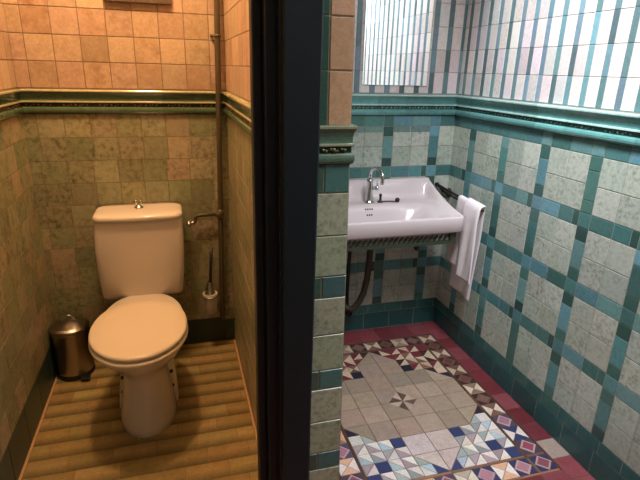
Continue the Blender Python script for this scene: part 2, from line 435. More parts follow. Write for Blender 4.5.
# octagon of 6 x 4 tiles with clipped corners, tongues front and back
for i in range(-3, 3):
    for j in range(-2, 2):
        x0, x1, y0, y1 = cx+i*q, cx+(i+1)*q, cy+j*q, cy+(j+1)*q
        if (i, j) == (-3, -2): T.poly([(x1, y0), (x1, y1), (x0, y1)], w(), .6)
        elif (i, j) == (2, -2): T.poly([(x0, y0), (x1, y1), (x0, y1)], w(), .6)
        elif (i, j) == (-3, 1): T.poly([(x0, y0), (x1, y0), (x1, y1)], w(), .6)
        elif (i, j) == (2, 1): T.poly([(x0, y0), (x1, y0), (x0, y1)], w(), .6)
        else: T.rect(x0, y0, x1, y1, w(), .6)
for sgn in (1, -1):
    for i in (-1, 0):
        x0, x1 = cx+i*q, cx+(i+1)*q
        a, b_ = (cy+2*q*sgn, cy+3*q*sgn)
        ww = w if sgn > 0 else (lambda: jit(random.choice(PALE), .03))
        T.rect(x0, min(a, b_), x1, max(a, b_), ww(), .6)
        out = x0 if i == -1 else x1
        T.poly([(x0, b_), (x1, b_), (cx, cy+4*q*sgn)], ww(), .6)
        e = q/2       # dark corner triangles beside the tip
        mid = (out+cx)/2; z1_, z2_ = b_+e*sgn, b_+q*sgn
        T.poly([(out, b_), (out, z1_), (mid, z1_)], jit(GREYG if sgn < 0 else MAROON), .3)
        T.poly([(mid, z1_), (mid, z2_), (cx, z2_)], jit(NAVY if sgn < 0 else DKBR), .2)
        T.poly([(mid, z1_), (out, z1_), (mid, z2_)], jit(LBLUE if sgn < 0 else CRM), .3, gap=.0008)
        T.poly([(out, z1_), (out, z2_), (mid, z2_)], jit(OFFW if sgn < 0 else MAROON), .3, gap=.0008)
# pinwheel laid in the middle
d = .070
V = [(cx, cy+d), (cx-d, cy), (cx, cy-d), (cx+d, cy)]
for k in range(4):
    a = V[k]; nx = V[(k-1) % 4]; mid = ((a[0]+nx[0])/2, (a[1]+nx[1])/2)
    T.poly([(cx, cy), a, mid], jit((104, 82, 70)), .6, gap=.0006, h=.0026)
    T.poly([(cx, cy), mid, nx], jit((196, 174, 158)), .6, gap=.0006, h=.0026)
# four corner fields of 5 cm squares, each cut in triangles
e = q/2
random.seed(21)
def tri_square(x0, y0, x1, y1, pal):
    A, B, Cc, D = (x0, y0), (x1, y0), (x1, y1), (x0, y1)
    k = random.random(); g = .0008
    if k < .46: T.poly([A, B, Cc], jit(pal[0]), .3, gap=g); T.poly([A, Cc, D], jit(random.choice(pal[1:])), .3, gap=g)
    elif k < .92: T.poly([A, B, D], jit(random.choice(pal[1:])), .3, gap=g); T.poly([B, Cc, D], jit(pal[0]), .3, gap=g)
    else:
        m = ((x0+x1)/2, (y0+y1)/2); o = random.choice((0, 1))
        for n_, tr in enumerate(([A, B, m], [B, Cc, m], [Cc, D, m], [D, A, m])):
            T.poly(tr, jit(pal[0] if (n_+o) % 2 else random.choice(pal[1:])), .3, gap=g)
PAL_F = [OFFW, GREYG, LBLUE, (180, 170, 174), (176, 154, 162), (150, 152, 156)]
PAL_B = [CRM, MAROON, DKBR, (146, 106, 90), (128, 60, 62), BROWN]
navy_f = {(0, 3), (2, 1), (3, 0)}
for sx in (1, -1):
    for sy in (1, -1):
        for i in range(4):
            for j in range(4):
                xa, xb = cx+sx*(q+i*e), cx+sx*(q+(i+1)*e)
                ya, yb = cy+sy*(2*q+j*e), cy+sy*(2*q+(j+1)*e)
                x0, x1, y0, y1 = min(xa, xb), max(xa, xb), min(ya, yb), max(ya, yb)
                pal = PAL_F if sy < 0 else PAL_B
                nav = ((i, j) in {(0, 0), (2, 2), (3, 3)})
                if nav: T.rect(x0, y0, x1, y1, jit(NAVY if sy < 0 else (44, 42, 60) if i == 0 else MAROON), .2, gap=.0008)
                else: tri_square(x0, y0, x1, y1, pal)
        # the triangle left by the clipped octagon corner
        X0, X1, Y0, Y1 = cx+sx*2*q, cx+sx*3*q, cy+sy*2*q, cy+sy*q
        M2 = ((X0+X1)/2, (Y0+Y1)/2)
        T.poly([(X1, Y1), (X1, (Y0+Y1)/2), M2], jit((52, 44, 62)), .2, gap=.0008)
        T.poly([(X0, Y0), ((X0+X1)/2, Y0), M2], jit(pal[2] if sy > 0 else GREYG), .2, gap=.0008)
        T.poly([M2, (X1, (Y0+Y1)/2), (X1, Y0), ((X0+X1)/2, Y0)], jit(OFFW if sy < 0 else CRM), .3, gap=.0008)
# thin brown frame lines
FX0, FX1, FY0, FY1 = cx-3*q, cx+3*q, cy-4*q, cy+4*q
LN = .012; BW = .0755
def line(x0, y0, x1, y1, col=(96, 68, 58)):
    n = max(1, round(max(x1-x0, y1-y0)/.15))
    for k in range(n):
        if x1-x0 > y1-y0: T.rect(x0+(x1-x0)*k/n, y0, x0+(x1-x0)*(k+1)/n, y1, jit(col, .12), .4, gap=.0006)
        else: T.rect(x0, y0+(y1-y0)*k/n, x1, y0+(y1-y0)*(k+1)/n, jit(col, .12), .4, gap=.0006)
line(FX1, FY0-LN, FX1+LN, FY1+LN); line(FX0-LN, FY0-LN, FX0, FY1+LN); line(FX0, FY0-LN, FX1, FY0, (150, 112, 88)); line(FX0, FY1, FX1, FY1+LN)
BX0, BX1, BY0, BY1 = FX0-LN-BW, FX1+LN+BW, FY0-LN-BW, FY1+LN+BW
line(BX1, BY0-LN, BX1+LN*.8, BY1+LN*.8, (84, 56, 52)); line(BX0-LN*.8, BY0-LN, BX0, BY1+LN*.8, (84, 56, 52)); line(BX0, BY1, BX1, BY1+LN*.8, (84, 56, 52)); line(BX0, BY0-LN*.8, BX1, BY0, (150, 104, 90))
def band_tile(x0, y0, x1, y1, light, tone):
    """tone 0 back (maroon and cream) .. 1 front (navy, pink, white)"""
    m = ((x0+x1)/2, (y0+y1)/2); A, B, Cc, D = (x0, y0), (x1, y0), (x1, y1), (x0, y1); g = .0007
    if light:
        la = jit(random.choice([OFFW, ORANGE, (236, 220, 200)]) if tone > .5 else random.choice([CRM, (214, 190, 168)]))
        da = jit(random.choice([(190, 172, 160), NAVY, ORANGE]) if tone > .8 else random.choice([BROWN, (150, 124, 106)]))
        for tr, c in (([A, B, m], da), ([B, Cc, m], la), ([Cc, D, m], da), ([D, A, m], la)): T.poly(tr, c, .3, gap=g)
    else:
        ec = (m[0], y0), (x1, m[1]), (m[0], y1), (x0, m[1])
        cc = jit(random.choice([(160, 84, 98), (178, 124, 140), (144, 84, 98)]) if tone > .55 else random.choice([(132, 96, 88), (112, 66, 64)]))
        dc = jit(random.choice([(62, 60, 98), (92, 84, 112), (84, 70, 84)]) if tone > .55 else DKBR)
        for k, corner in enumerate((A, B, Cc, D)): T.poly([ec[k-1], corner, ec[k]], dc, .2, gap=g)
        T.poly(list(ec), jit((186, 156, 166) if tone > .55 else BROWN), .3, gap=g)
        s2 = .76; T.poly([(m[0]+(p[0]-m[0])*s2, m[1]+(p[1]-m[1])*s2) for p in ec], cc, .5, gap=0, h=.0022)
n = 11; hy = (FY1-FY0+LN)/n
for sx in (0, 1):
    X0 = BX0 if sx == 0 else BX1-BW
    for k in range(n):
        y0 = FY0+k*hy; band_tile(X0, y0, X0+BW, y0+hy, k % 2 == 1, 1-k/n*1.25)
    band_tile(X0, BY0, X0+BW, BY0+BW, False, 1); band_tile(X0, BY1-BW, X0+BW, BY1, True, 0)
n = 8; hx = (FX1-FX0)/n
for k in range(n):
    x0 = FX0+k*hx
    band_tile(x0, BY0, x0+hx, BY0+BW, k % 2 == 0, 1); band_tile(x0, BY1-BW, x0+hx, BY1, k % 2 == 0, 0)
# red border tiles against the walls, plain red quarry tiles in front
def red():
    return jit(random.choice([(124, 56, 62), (132, 62, 70), (116, 50, 56), (140, 72, 80)]), .07)
y = YR-.094
RX = BX1+LN*.8
k = 0
yy = YR
while yy > YF:
    h = .094 if k == 0 else random.choice([.098, .1, .102]); y0 = max(yy-h, YF); T.rect(RX, y0, XR, yy, (170, 150, 140) if k == 10 else red(), .5); yy = y0; k += 1
xx = RX; Y1 = YR-.004; Y0 = BY1+LN*.8
while xx > XJ:
    x0 = max(xx-.1, XJ); T.rect(x0, Y0, xx, Y1, red(), .5); xx = x0
yy = BY1+LN*.8
while yy > BY0:
    y0 = max(yy-.1, BY0); T.rect(XJ, y0, BX0-LN*.8, yy, red(), .5) if BX0-LN*.8-XJ > .01 else None; yy = y0
yy = BY0-LN*.8
while yy > YF:
    y0 = max(yy-.1, YF); xx = RX; lo = XL if yy < YJ-.03 else XJ
    while xx > lo+.01:
        x0 = max(xx-.1, lo); T.rect(x0, y0, xx, yy, red() if yy > BY0-.13 else jit((150, 92, 84), .06), .5); xx = x0
    yy = y0
struct(T.build('floor', [M['mosaic'], M['grout']]))

# ------------------------------------------------------------------ black door frame on the partition
mb = MB()
FXL = .208
# plan outline of the frame (seen from above), reveal with grooves and stop
plan = [(.290, 1.006), (.290, 1.0), (.286, .996), (.213, .996), (.209, 1.0), (.2085, 1.012), (.2045, 1.014), (.2045, 1.026), (.2005, 1.027), (.1985, 1.022), (.180, 1.022), (.178, 1.025),
        (.178, 1.042), (.1755, 1.045), (.173, 1.041), (.159, 1.041), (.1565, 1.044), (.1565, 1.075), (.2355, 1.075), (.2355, 1.0195), (.290, 1.0195)]
def fl(x, z): return x-(.008*(1.3-z)*max(0, min(1, (x-.208)/.07)))-.002*max(0, min(1, (x-.208)/.07))
mb.loft([[(fl(x, z), y, z) for x, y in plan[::-1]] for z in (.001, 1.2, ZC-.002)], smooth=False)
struct(mb.build('door_1', M['black']))

# ------------------------------------------------------------------ toilet
toilet = thing('toilet', 'white close coupled toilet with closed lid on the brown tiled floor', 'toilet', (-.178, 1.85, 0))
TX = -.182
def egg(z, hw, yf, yb, yc=1.84, pb=2.6, n=48, cxo=0.):
    out = []
    for i in range(n):
        a = 2*PI*i/n; c, s = math.cos(a), math.sin(a)
        if s < 0:
            x = hw*c; y = yc+(yc-yf)*s
        else:
            x = hw*math.copysign(abs(c)**(2/pb), c); y = yc+(yb-yc)*abs(s)**(2/pb)
        out.append((TX+cxo+x, y, z))
    return out
R = [egg(.0, .110, 1.690, 2.13, 1.86, 4), egg(.004, .1125, 1.687, 2.13, 1.86, 4), egg(.03, .109, 1.690, 2.13, 1.86, 4), egg(.10, .098, 1.716, 2.12, 1.87, 4), egg(.17, .086, 1.742, 2.11, 1.87, 4),
     egg(.215, .085, 1.748, 2.11, 1.87, 3.6), egg(.245, .097, 1.733, 2.12, 1.87, 3.2), egg(.275, .121, 1.702, 2.13, 1.86, 3), egg(.305, .140, 1.666, 2.14, 1.85, 3), egg(.335, .157, 1.632, 2.15, 1.84, 3),
     egg(.36, .168, 1.608, 2.15, 1.83, 2.6), egg(.374, .173, 1.599, 2.18, 1.82, 2.5), egg(.386, .174, 1.597, 2.20, 1.82, 2.5), egg(.389, .170, 1.601, 2.19, 1.82, 2.5)]
mb = MB(); mb.loft(R); bowl = mb.build('bowl', M['ceramic'], toilet)
# foot flanges with their fixing screws
for sx in (-1, 1):
    mb = MB(); rings = []
    for z, o in ((0, .120), (.03, .119), (.10, .113), (.16, .105), (.19, .096), (.20, .084)):
        rings.append([(TX+sx*x, y, z) for x, y in ((.06, 1.875+.25*z), (o-.012, 1.885+.25*z), (o, 1.90+.25*z), (o, 2.07), (o-.01, 2.085), (.06, 2.085))])
    if sx < 0: rings = [r[::-1] for r in rings]
    mb.loft(rings); fl_ = bevel(mb.build('foot_flange', M['ceramic'], bowl), .006)
    for zz, mm in ((.135, 'blackplastic'), (.075, 'bronze')):
        mb = MB(); yf = 1.888+.25*zz; xx = TX+sx*(.103-.04*zz)
        mb.tube([(xx, yf+.012, zz), (xx, yf-.0045, zz+.003)], .0075, 12)
        s_ = mb.build('fixing_screw', M[mm], bowl); s_['label'] = 'dark fixing screw in the foot'
def slab(name, mat, z0, z1, hw, yf, yb, yc, parent, r=.008, pb=3.):
    mb = MB()
    prof = [(0, 1.), (0, 0)]
    rings = []
    H = z1-z0
    for t, ins in ((0, r), (.12, r*.45), (.3, r*.1), (.5, 0), (.7, r*.1), (.88, r*.45), (1., r)):
        rings.append(egg(z0+H*t, hw-ins, yf+ins, yb-ins, yc, pb))
    # gently crowned top
    for kk, dz in ((.75, .002), (.45, .0035), (.15, .004)):
        cyy = (yf+yb)/2
        rings.append([(TX+(p[0]-TX)*kk, cyy+(p[1]-cyy)*kk, z1+dz) for p in egg(z1, hw-r, yf+r, yb-r, yc, pb)])
    mb.loft(rings); return mb.build(name, mat, parent)
slab('seat', M['seat'], .387, .406, .181, 1.570, 2.04, 1.81, toilet, pb=2.15)
slab('lid', M['seat'], .4075, .428, .179, 1.577, 2.052, 1.815, toilet, .009, pb=2.2)
for sx in (-.075, .075):
    mb = MB(); mb.tube([(TX+sx-.02, 2.058, .398), (TX+sx+.02, 2.058, .398)], .011, 14); mb.tube([(TX+sx, 2.058, .378), (TX+sx, 2.058, .398)], .009, 12)
    mb.build('hinge', M['seat'], toilet)
# cistern
TC = -.177
def rrect(z, hw, yf, yb, r, n=7, bow=0., dx=0.):
    pts = []
    for (sx, sy, a0) in ((1, 1, 0), (-1, 1, PI/2), (-1, -1, PI), (1, -1, 1.5*PI)):
        ccx = TC+sx*(hw-r); ccy = (yb-r) if sy > 0 else (yf+r)
        for k in range(n):
            a = a0+PI/2*k/(n-1); pts.append([ccx+r*math.cos(a), ccy+r*math.sin(a), z])
    if bow:
        for p in pts:
            if p[1] < (yf+yb)/2: p[1] -= bow*(1-((p[0]-TC)/hw)**2)
    # extra points along the four straight sides
    out = []
    for i, p in enumerate(pts):
        out.append(tuple(p)); nx = pts[(i+1) % len(pts)]
        if (i+1) % n == 0:
            for k in range(1, 8):
                t = k/8; x = p[0]+(nx[0]-p[0])*t; y = p[1]+(nx[1]-p[1])*t
                if bow and i == 3*n-1: y = yf-bow*(1-((x-TC)/hw)**2)
                out.append((x, y, z))
    return [(p[0]+dx, p[1], p[2]) for p in out]
zs = [(.374, .166, 2.198), (.377, .172, 2.192), (.39, .1755, 2.186), (.47, .182, 2.178), (.54, .1845, 2.171), (.61, .1865, 2.168), (.68, .185, 2.168), (.725, .1815, 2.170), (.742, .179, 2.172)]
mb = MB(); mb.loft([rrect(z, hw, yf, 2.345, .024, bow=.012, dx=-.010*(.742-z)/.37) for z, hw, yf in zs]); cist = mb.build('cistern', M['ceramic'], toilet)
rings = [rrect(.7435, .178, 2.168, 2.345, .035, bow=.012), rrect(.7445, .182, 2.161, 2.347, .038, bow=.012), rrect(.750, .1845, 2.158, 2.348, .04, bow=.012), rrect(.760, .184, 2.159, 2.348, .04, bow=.012),
         rrect(.766, .180, 2.165, 2.347, .04, bow=.012), rrect(.769, .176, 2.176, 2.344, .042, bow=.012), rrect(.771, .166, 2.19, 2.34, .044, bow=.01), rrect(.7725, .12, 2.22, 2.32, .04), rrect(.773, .04, 2.25, 2.29, .015)]
mb = MB(); mb.loft(rings); clid = mb.build('cistern_lid', M['ceramic'], cist)
mb = MB(); mb.lathe([(0, 0), (.019, 0), (.020, .003), (.017, .007), (.012, .011), (.007, .014), (.0055, .022)], (TC, 2.265, .7725), 24)
for sx in (-1, 1): mb.tube([(TC, 2.265, .786), (TC+sx*.008, 2.265, .795), (TC+sx*.012, 2.265, .808)], [.005, .0048, .0055], 10)
fb = mb.build('flush_pull', M['chrome'], clid); fb['label'] = 'chrome pull knob on the cistern lid'

# ------------------------------------------------------------------ water pipe on the stall wall
pipe = thing('water_pipe', 'slim brownish water pipe running up the stall wall to the right of the cistern', 'pipe', (.171, 2.325, .145))
def xp(z): return .171+(z-.15)*.0225
mb = MB(); pts = [(xp(z), 2.325, z) for z in (2.48, 1.9, 1.64, 1.2, .8, .4, .2)]+[(.1725, 2.325, .165), (.178, 2.325, .152), (.19, 2.325, .147), (.236, 2.325, .146)]
mb.tube(pts, .0125, 14); mb.build('riser', M['brass'], pipe)
mb = MB(); mb.tube([(xp(.707), 2.325, .707), (.085, 2.325, .706), (.073, 2.325, .704), (.067, 2.325, .697), (.066, 2.325, .684), (.062, 2.322, .675), (.054, 2.32, .671)], .0085, 12); mb.build('branch', M['brass'], pipe)
mb = MB(); mb.tube([(xp(.707)-.022, 2.325, .707), (xp(.707)+.016, 2.325, .707)], .0142, 14); mb.tube([(xp(.68), 2.325, .682), (xp(.73), 2.325, .732)], .0145, 14); mb.build('tee_fitting', M['brass'], pipe)
mb = MB(); mb.tube([(.06, 2.32, .671), (.048, 2.32, .671), (.046, 2.32, .671), (.006, 2.318, .671)], [.012, .012, .009, .009], 14); mb.sphere((.034, 2.318, .671), .0135, 14, 9); mb.tube([(.034, 2.318, .671), (.034, 2.294, .671), (.034, 2.286, .671)], [.008, .012, .008], 12)
v_ = mb.build('valve', M['chrome'], pipe); v_['label'] = 'chrome stop valve'
for z in (1.5,):
    mb = MB(); mb.tube([(xp(z)-.024, 2.338, z), (xp(z)-.024, 2.362, z)], .006, 10); mb.tube([(xp(z)-.027, 2.338, z), (xp(z)+.004, 2.338, z)], .005, 10); mb.tube([(xp(z), 2.325, z-.006), (xp(z), 2.325, z+.006)], .0155, 14); mb.build('clip', M['brass'], pipe)

# ------------------------------------------------------------------ toilet brush and its wall holder
BX, BYY = .113, 2.285
hold = thing('brush_holder', 'frosted glass toilet brush cup in a wall bracket beside the pipe', 'brush holder', (BX, BYY, .232))
mb = MB(); mb.lathe([(0, .0), (.026, 0), (.030, .004), (.033, .05), (.036, .1), (.036, .104), (.032, .104), (.029, .05), (.026, .008), (0, .007)], (BX, BYY, .214), 32); mb.build('cup', M['glass'], hold)
mb = MB(); ring = [(BX+.0385*math.cos(a), BYY+.0385*math.sin(a), .305) for a in [2*PI*k/32 for k in range(33)]]; mb.tube(ring, .0035, 8); mb.tube([(BX, BYY+.038, .305), (BX, 2.36, .305)], .006, 10); mb.lathe([(0, 0), (.02, 0), (.02, .008), (0, .008)], (0, 0, 0), 20)
# turn the rosette to face the wall
vv = mb.v; nb = 20*2+2
for i in range(len(vv)-nb, len(vv)):
    x, y, z = vv[i]; vv[i] = (BX+x, 2.351+z, .305+y)
mb.build('bracket', M['chrome'], hold)
br = thing('toilet_brush', 'toilet brush with dark slim handle standing in the frosted wall cup', 'brush', (BX, BYY, .232))
mb = MB(); mb.tube([(BX, BYY, .307), (BX+.003, BYY, .35), (BX+.008, BYY+.004, .42), (BX+.018, BYY+.012, .55)], [.0075, .007, .0075, .008], 12); mb.build('handle', M['bronze'], br)
mb = MB(); mb.lathe([(.0, .309), (.027, .310), (.028, .316), (.022, .324), (.015, .346), (.017, .358), (.008, .378)], (BX, BYY, 0), 24); mb.build('collar', M['chrome'], br)
mb = MB(); mb.lathe([(0, .224), (.017, .226), (.022, .242), (.022, .282), (.012, .302), (0, .304)], (BX, BYY, 0), 24); mb.build('brush_head', M['bristle'], br)

# ------------------------------------------------------------------ pedal bin
bx, by = -.521, 2.232
pb_ = thing('pedal_bin', 'small round brushed steel pedal bin in the corner left of the toilet', 'bin', (bx, by, 0))
mb = MB(); mb.lathe([(.0, .012), (.077, .012), (.079, .02), (.079, .045), (.0795, .22), (.081, .224), (.081, .23), (.076, .233), (0, .233)], (bx, by, 0), 48); mb.build('body', M['steel'], pb_)
mb = MB(); mb.lathe([(0, .002), (.079, .002), (.082, .006), (.0815, .022), (.079, .026)], (bx, by, 0), 48); b_ = mb.build('base_ring', M['blackplastic'], pb_); b_['label'] = 'black base ring'
mb = MB(); mb.lathe([(.0815, .2335), (.0835, .236), (.084, .243), (.081, .248), (.062, .257), (.04, .266), (.018, .273), (0, .275)], (bx, by, 0), 48); lid = mb.build('lid', M['steel'], pb_)
mb = MB(); mb.tube([(bx-.032+.064*k/12, by-.004, .272+.026*math.sin(PI*k/12)) for k in range(13)], .0042, 8); mb.build('handle', M['chrome'], lid)
mb = MB(); mb.box((bx+.034, by-.104, .012), (bx+.074, by-.07, .022)); mb.tube([(bx+.052, by-.074, .018), (bx+.036, by-.05, .02)], .008, 8); bevel(mb.build('pedal', M['blackplastic'], pb_), .003)

# ------------------------------------------------------------------ framed board high on the stall wall
fr = thing('picture_frame', 'thin brown frame hung high on the wall above the cistern', 'frame', (-.165, YL, 1.612))
fx0, fx1, fz0, fz1 = -.24, .02, 1.612, 2.06
mb = MB(); mb.box((fx0, YL-.024, fz0), (fx1, YL-.003, fz0+.03)); mb.box((fx0, YL-.024, fz1-.03), (fx1, YL-.003, fz1)); mb.box((fx0, YL-.024, fz0+.03), (fx0+.03, YL-.003, fz1-.03)); mb.box((fx1-.03, YL-.024, fz0+.03), (fx1, YL-.003, fz1-.03))
bevel(mb.build('frame', M['frame'], fr), .002)
mb = MB(); mb.box((fx0+.029, YL-.016, fz0+.029), (fx1-.029, YL-.004, fz1-.029)); mb.build('board', M['board'], fr)

# ------------------------------------------------------------------ washbasin
SX0, SX1, SY0, SY1 = .50, 1.255, 1.90, 2.291
basin = thing('washbasin', 'white antique rectangular washbasin with raised back on the tiled back wall', 'washbasin', (.872, 2.291, .68))
def sm(a, b_, x):
    t = max(0, min(1, (x-a)/(b_-a))); return t*t*(3-2*t)
def basin_z(x, y):
    s = (y-SY0)/(SY1-SY0)
    rim = .757+.101*s**1.75
    dside = min(x-SX0, SX1-x); df = y-SY0; dbk = SY1-y
    # splash back slope, soap deck, bowl
    z_in = .858-(.858-.766)*sm(.006, .070, dbk)
    mx_, hx = (SX0+SX1)/2, (SX1-SX0)/2-.055
    myc, hy_ = 2.03, .125
    ex = abs((x-mx_)/hx); ey = abs((y-myc)/hy_)
    rr = (ex**3.5+ey**3.5)**(1/3.5)
    deck = min(.766-.02*(1-sm(1.93, 2.12, y)), rim-.006)
    z_in = min(z_in, .858) if dbk < .070 else deck
    bowl = .135*(1-sm(.35, 1.0, rr))
    z_in -= bowl if dbk >= .070 else bowl*0
    k = min(sm(.010, .050, dside), sm(.008, .035, df))
    z = rim+(z_in-rim)*k if z_in < rim else z_in
    # rounded outer lip
    ed = min(dside, df)
    if ed < .010: z -= .010*(1-math.sqrt(max(0, 1-(1-ed/.010)**2)))
    return z
def spaced(a, b_, n, e=.012):
    base = [a+(b_-a)*i/n for i in range(n+1)]
    extra = [a+e*k/5 for k in range(1, 5)]+[b_-e*k/5 for k in range(1, 5)]
    return sorted(base+extra)
xs = spaced(SX0, SX1, 70); ys = spaced(SY0, SY1, 44)
nx_, ny_ = len(xs), len(ys)
RC = .035
def rc(x, y):
    """round the two front corners in plan"""
    for ccx, sgn in ((SX0+RC, -1), (SX1-RC, 1)):
        if (x-ccx)*sgn > 0 and y < SY0+RC:
            dx, dy = (x-ccx)/RC, (y-SY0-RC)/RC; mxx = max(abs(dx), abs(dy)); ln = math.hypot(dx, dy)
            if ln > 1e-6: k = mxx/ln; return ccx+dx*k*RC, SY0+RC+dy*k*RC
    return x, y
vs, fs = [], []
for y in ys:
    for x in xs:
        X, Y = rc(x, y); vs.append((X, Y, basin_z(x, y)))
for j in range(ny_-1):
    for i in range(nx_-1): fs.append((j*nx_+i, j*nx_+i+1, (j+1)*nx_+i+1, (j+1)*nx_+i))
# skirt round the edge, then underside
loop = [i for i in range(nx_)]+[j*nx_+nx_-1 for j in range(1, ny_)]+[(ny_-1)*nx_+i for i in range(nx_-2, -1, -1)]+[j*nx_ for j in range(ny_-2, 0, -1)]
prev = loop
for dz, ins in ((None, 0), (.004, .0), (0, .006)):
    cur = []
    for i in loop:
        x, y, z = vs[i]
        zz = max(.690, z-.014) if dz is None else .683+dz
        cur.append(len(vs)); cxm, cym = (SX0+SX1)/2, (SY0+SY1)/2
        vs.append((x+(ins if x < cxm else -ins), y+(ins if y < cym else 0), zz))
    for a in range(len(loop)):
        b2 = (a+1) % len(loop); fs.append((prev[b2], prev[a], cur[a], cur[b2]))
    prev = cur
for sc, zz in ((.9, .68), (.72, .64), (.5, .622), (.2, .616)):
    cur = []
    for i in loop:
        x, y, z = vs[i]; cur.append(len(vs)); vs.append((.872+(x-.872)*sc, 2.07+(y-2.07)*sc, zz))
    for a in range(len(loop)):
        b2 = (a+1) % len(loop); fs.append((prev[b2], prev[a], cur[a], cur[b2]))
    prev = cur
fs.append(tuple(prev[::-1]))
mb = MB(); mb.mesh(vs, fs); body = mb.build('basin_body', M['sink'], basin)
# overflow holes in the back slope of the bowl
FXc = .885
mb = MB()
ovx = .868
for r_, cnt in ((0, 4), (1, 3)):
    for k in range(cnt):
        x = ovx+(k-(cnt-1)/2)*.011; y = 2.136-r_*.012
        z = basin_z(x, y); z2 = basin_z(x, y-.004)
        nv = Vector((0, -(z-z2)/.004, 1)).normalized()
        mb.tube([Vector((x, y, z))-nv*.003, Vector((x, y, z))+nv*.0008], .0042, 10)
oh = mb.build('overflow', M['blackplastic'], basin); oh['label'] = 'dark overflow holes'
# tap
tx, ty = .885, 2.185; tz = basin_z(tx, ty)
mb = MB(); mb.lathe([(0, -.002), (.024, -.002), (.024, .004), (.018, .010), (.0155, .016), (.0155, .105), (.0165, .112), (.012, .118), (0, .12)], (tx, ty, tz), 28)
tap = mb.build('tap', M['chrome'], basin); tap['label'] = 'chrome swan neck tap'
pts = [(tx, ty, tz+.112)]
for k in range(0, 19):
    a = PI-PI*1.08*k/18; pts.append((tx+.010*(1+math.cos(a)), ty-.048-.048*math.cos(a)*1.0 if False else ty-.052*(1+math.cos(a)), tz+.135+.045*math.sin(a)))
mb = MB(); mb.tube(pts+[(pts[-1][0], pts[-1][1], pts[-1][2]-.012)], [.0085]*len(pts)+[.0095], 14); mb.build('spout', M['chrome'], tap)
mb = MB(); mb.tube([(tx+.012, ty-.004, tz+.072), (tx+.03, ty-.008, tz+.074)], .009, 12); mb.tube([(tx+.03, ty-.008, tz+.074), (tx+.042, ty-.012, tz+.076)], [.0125, .0125], 14); mb.tube([(tx+.036, ty-.01, tz+.08), (tx+.034, ty-.012, tz+.108)], [.004, .005], 8); mb.build('lever', M['chrome'], tap)
# plug on its chain
qx, qy = .945, 2.185; qz = basin_z(qx, qy)
mb = MB(); mb.lathe([(0, -.001), (.015, -.001), (.015, .003), (.007, .007), (.0055, .026), (.008, .032), (.006, .042), (0, .044)], (qx, qy, qz), 20)
post = mb.build('chain_post', M['bronze'], basin); post['label'] = 'dark bronze chain post'
ex, ey_ = 1.03, 2.172
mb = MB()
for k in range(17):
    t = k/16; x, y = qx+.012+(ex-qx-.016)*t, qy+(ey_-qy)*t+.006*math.sin(t*PI); mb.sphere((x, y, basin_z(x, y)+.003), .0032, 8, 5)
mb.build('chain', M['bronze'], post)
mb = MB(); mb.sphere((ex, ey_, basin_z(ex, ey_)+.0105), .012, 16, 10); mb.build('plug_ball', M['bronze'], post)

# cast iron support under the basin
sup = thing('basin_bracket', 'green painted cast iron openwork bracket carrying the washbasin', 'bracket', (.872, 2.291, .63))
mb = MB(); X0, X1, Yb = .515, 1.224, 1.922
mb.box((X0, Yb, .672), (X1, Yb+.014, .682)); mb.box((X0, Yb-.003, .624), (X1, Yb+.016, .637))
n = 26
for k in range(n):
    x = X0+.02+(X1-X0-.06)*k/n
    vs8 = [(x, Yb+.002, .637), (x+.011, Yb+.002, .637), (x+.011, Yb+.011, .637), (x, Yb+.011, .637)]
    top = [(a+.016, b2, .672) for a, b2, c_ in vs8]
    mb.loft([vs8, top], smooth=False)
mb.box((X1-.03, Yb+.001, .637), (X1, Yb+.013, .672)); mb.box((X0, Yb+.001, .637), (X0+.02, Yb+.013, .672))
mb.build('apron', M['iron'], sup)
for x in (X0, X1-.014):
    mb = MB()
    prof = [(Yb+.012, .681), (SY1+.001, .681), (SY1+.001, .46), (SY1-.02, .46), (SY1-.035, .53), (SY1-.09, .60), (SY1-.2, .632), (Yb+.012, .64)]
    mb.loft([[(x, y, z) for y, z in prof], [(x+.014, y, z) for y, z in prof]], smooth=False)
    mb.build('arm', M['iron'], sup)

# waste pipe and supply hose under the basin
dp = thing('waste_pipe', 'aged copper waste pipe curving down under the left of the washbasin', 'pipe', (.79, 2.2, .2))
mb = MB()
mb.tube([(.902, 2.17, .606), (.902, 2.17, .55), (.90, 2.17, .45), (.893, 2.17, .36), (.88, 2.172, .29), (.858, 2.175, .235), (.83, 2.18, .20), (.80, 2.195, .20), (.775, 2.21, .23), (.765, 2.22, .27), (.765, 2.25, .3), (.765, 2.297, .3)], .0165, 14)
mb.build('pipe', M['copper'], dp)
mb = MB(); mb.tube([(.902, 2.17, .604), (.902, 2.17, .57)], .024, 18); mb.build('nut', M['copper'], dp)
hs = thing('supply_hose', 'dark flexible supply hose hanging under the washbasin beside the copper pipe', 'hose', (.745, 2.25, .2))
mb = MB(); mb.tube([(.822, 2.235, .61), (.82, 2.24, .5), (.818, 2.245, .38), (.82, 2.255, .27), (.828, 2.265, .16), (.84, 2.28, .125), (.845, 2.298, .12)], .009, 12); mb.build('hose', M['rubber'], hs)
mb = MB(); mb.tube([(.845, 2.27, .12), (.845, 2.297, .12)], .016, 14); mb.build('wall_valve', M['bronze'], hs)

# ------------------------------------------------------------------ mirror
mir = thing('wall_mirror', 'frameless rectangular mirror on the tiled wall above the washbasin', 'mirror', (1.025, YR, 1.312))
mx0, mx1, mz0, mz1 = .858, 1.192, 1.312, 2.15
mb = MB(); mb.box((mx0, YR-.010, mz0), (mx1, YR-.0035, mz1)); mb.build('glass', M['mirror'], mir)
mb = MB(); mb.box((mx0+.004, YR-.0034, mz0+.004), (mx1-.004, YR-.0005, mz1-.004)); mb.build('backing', M['rubber'], mir)

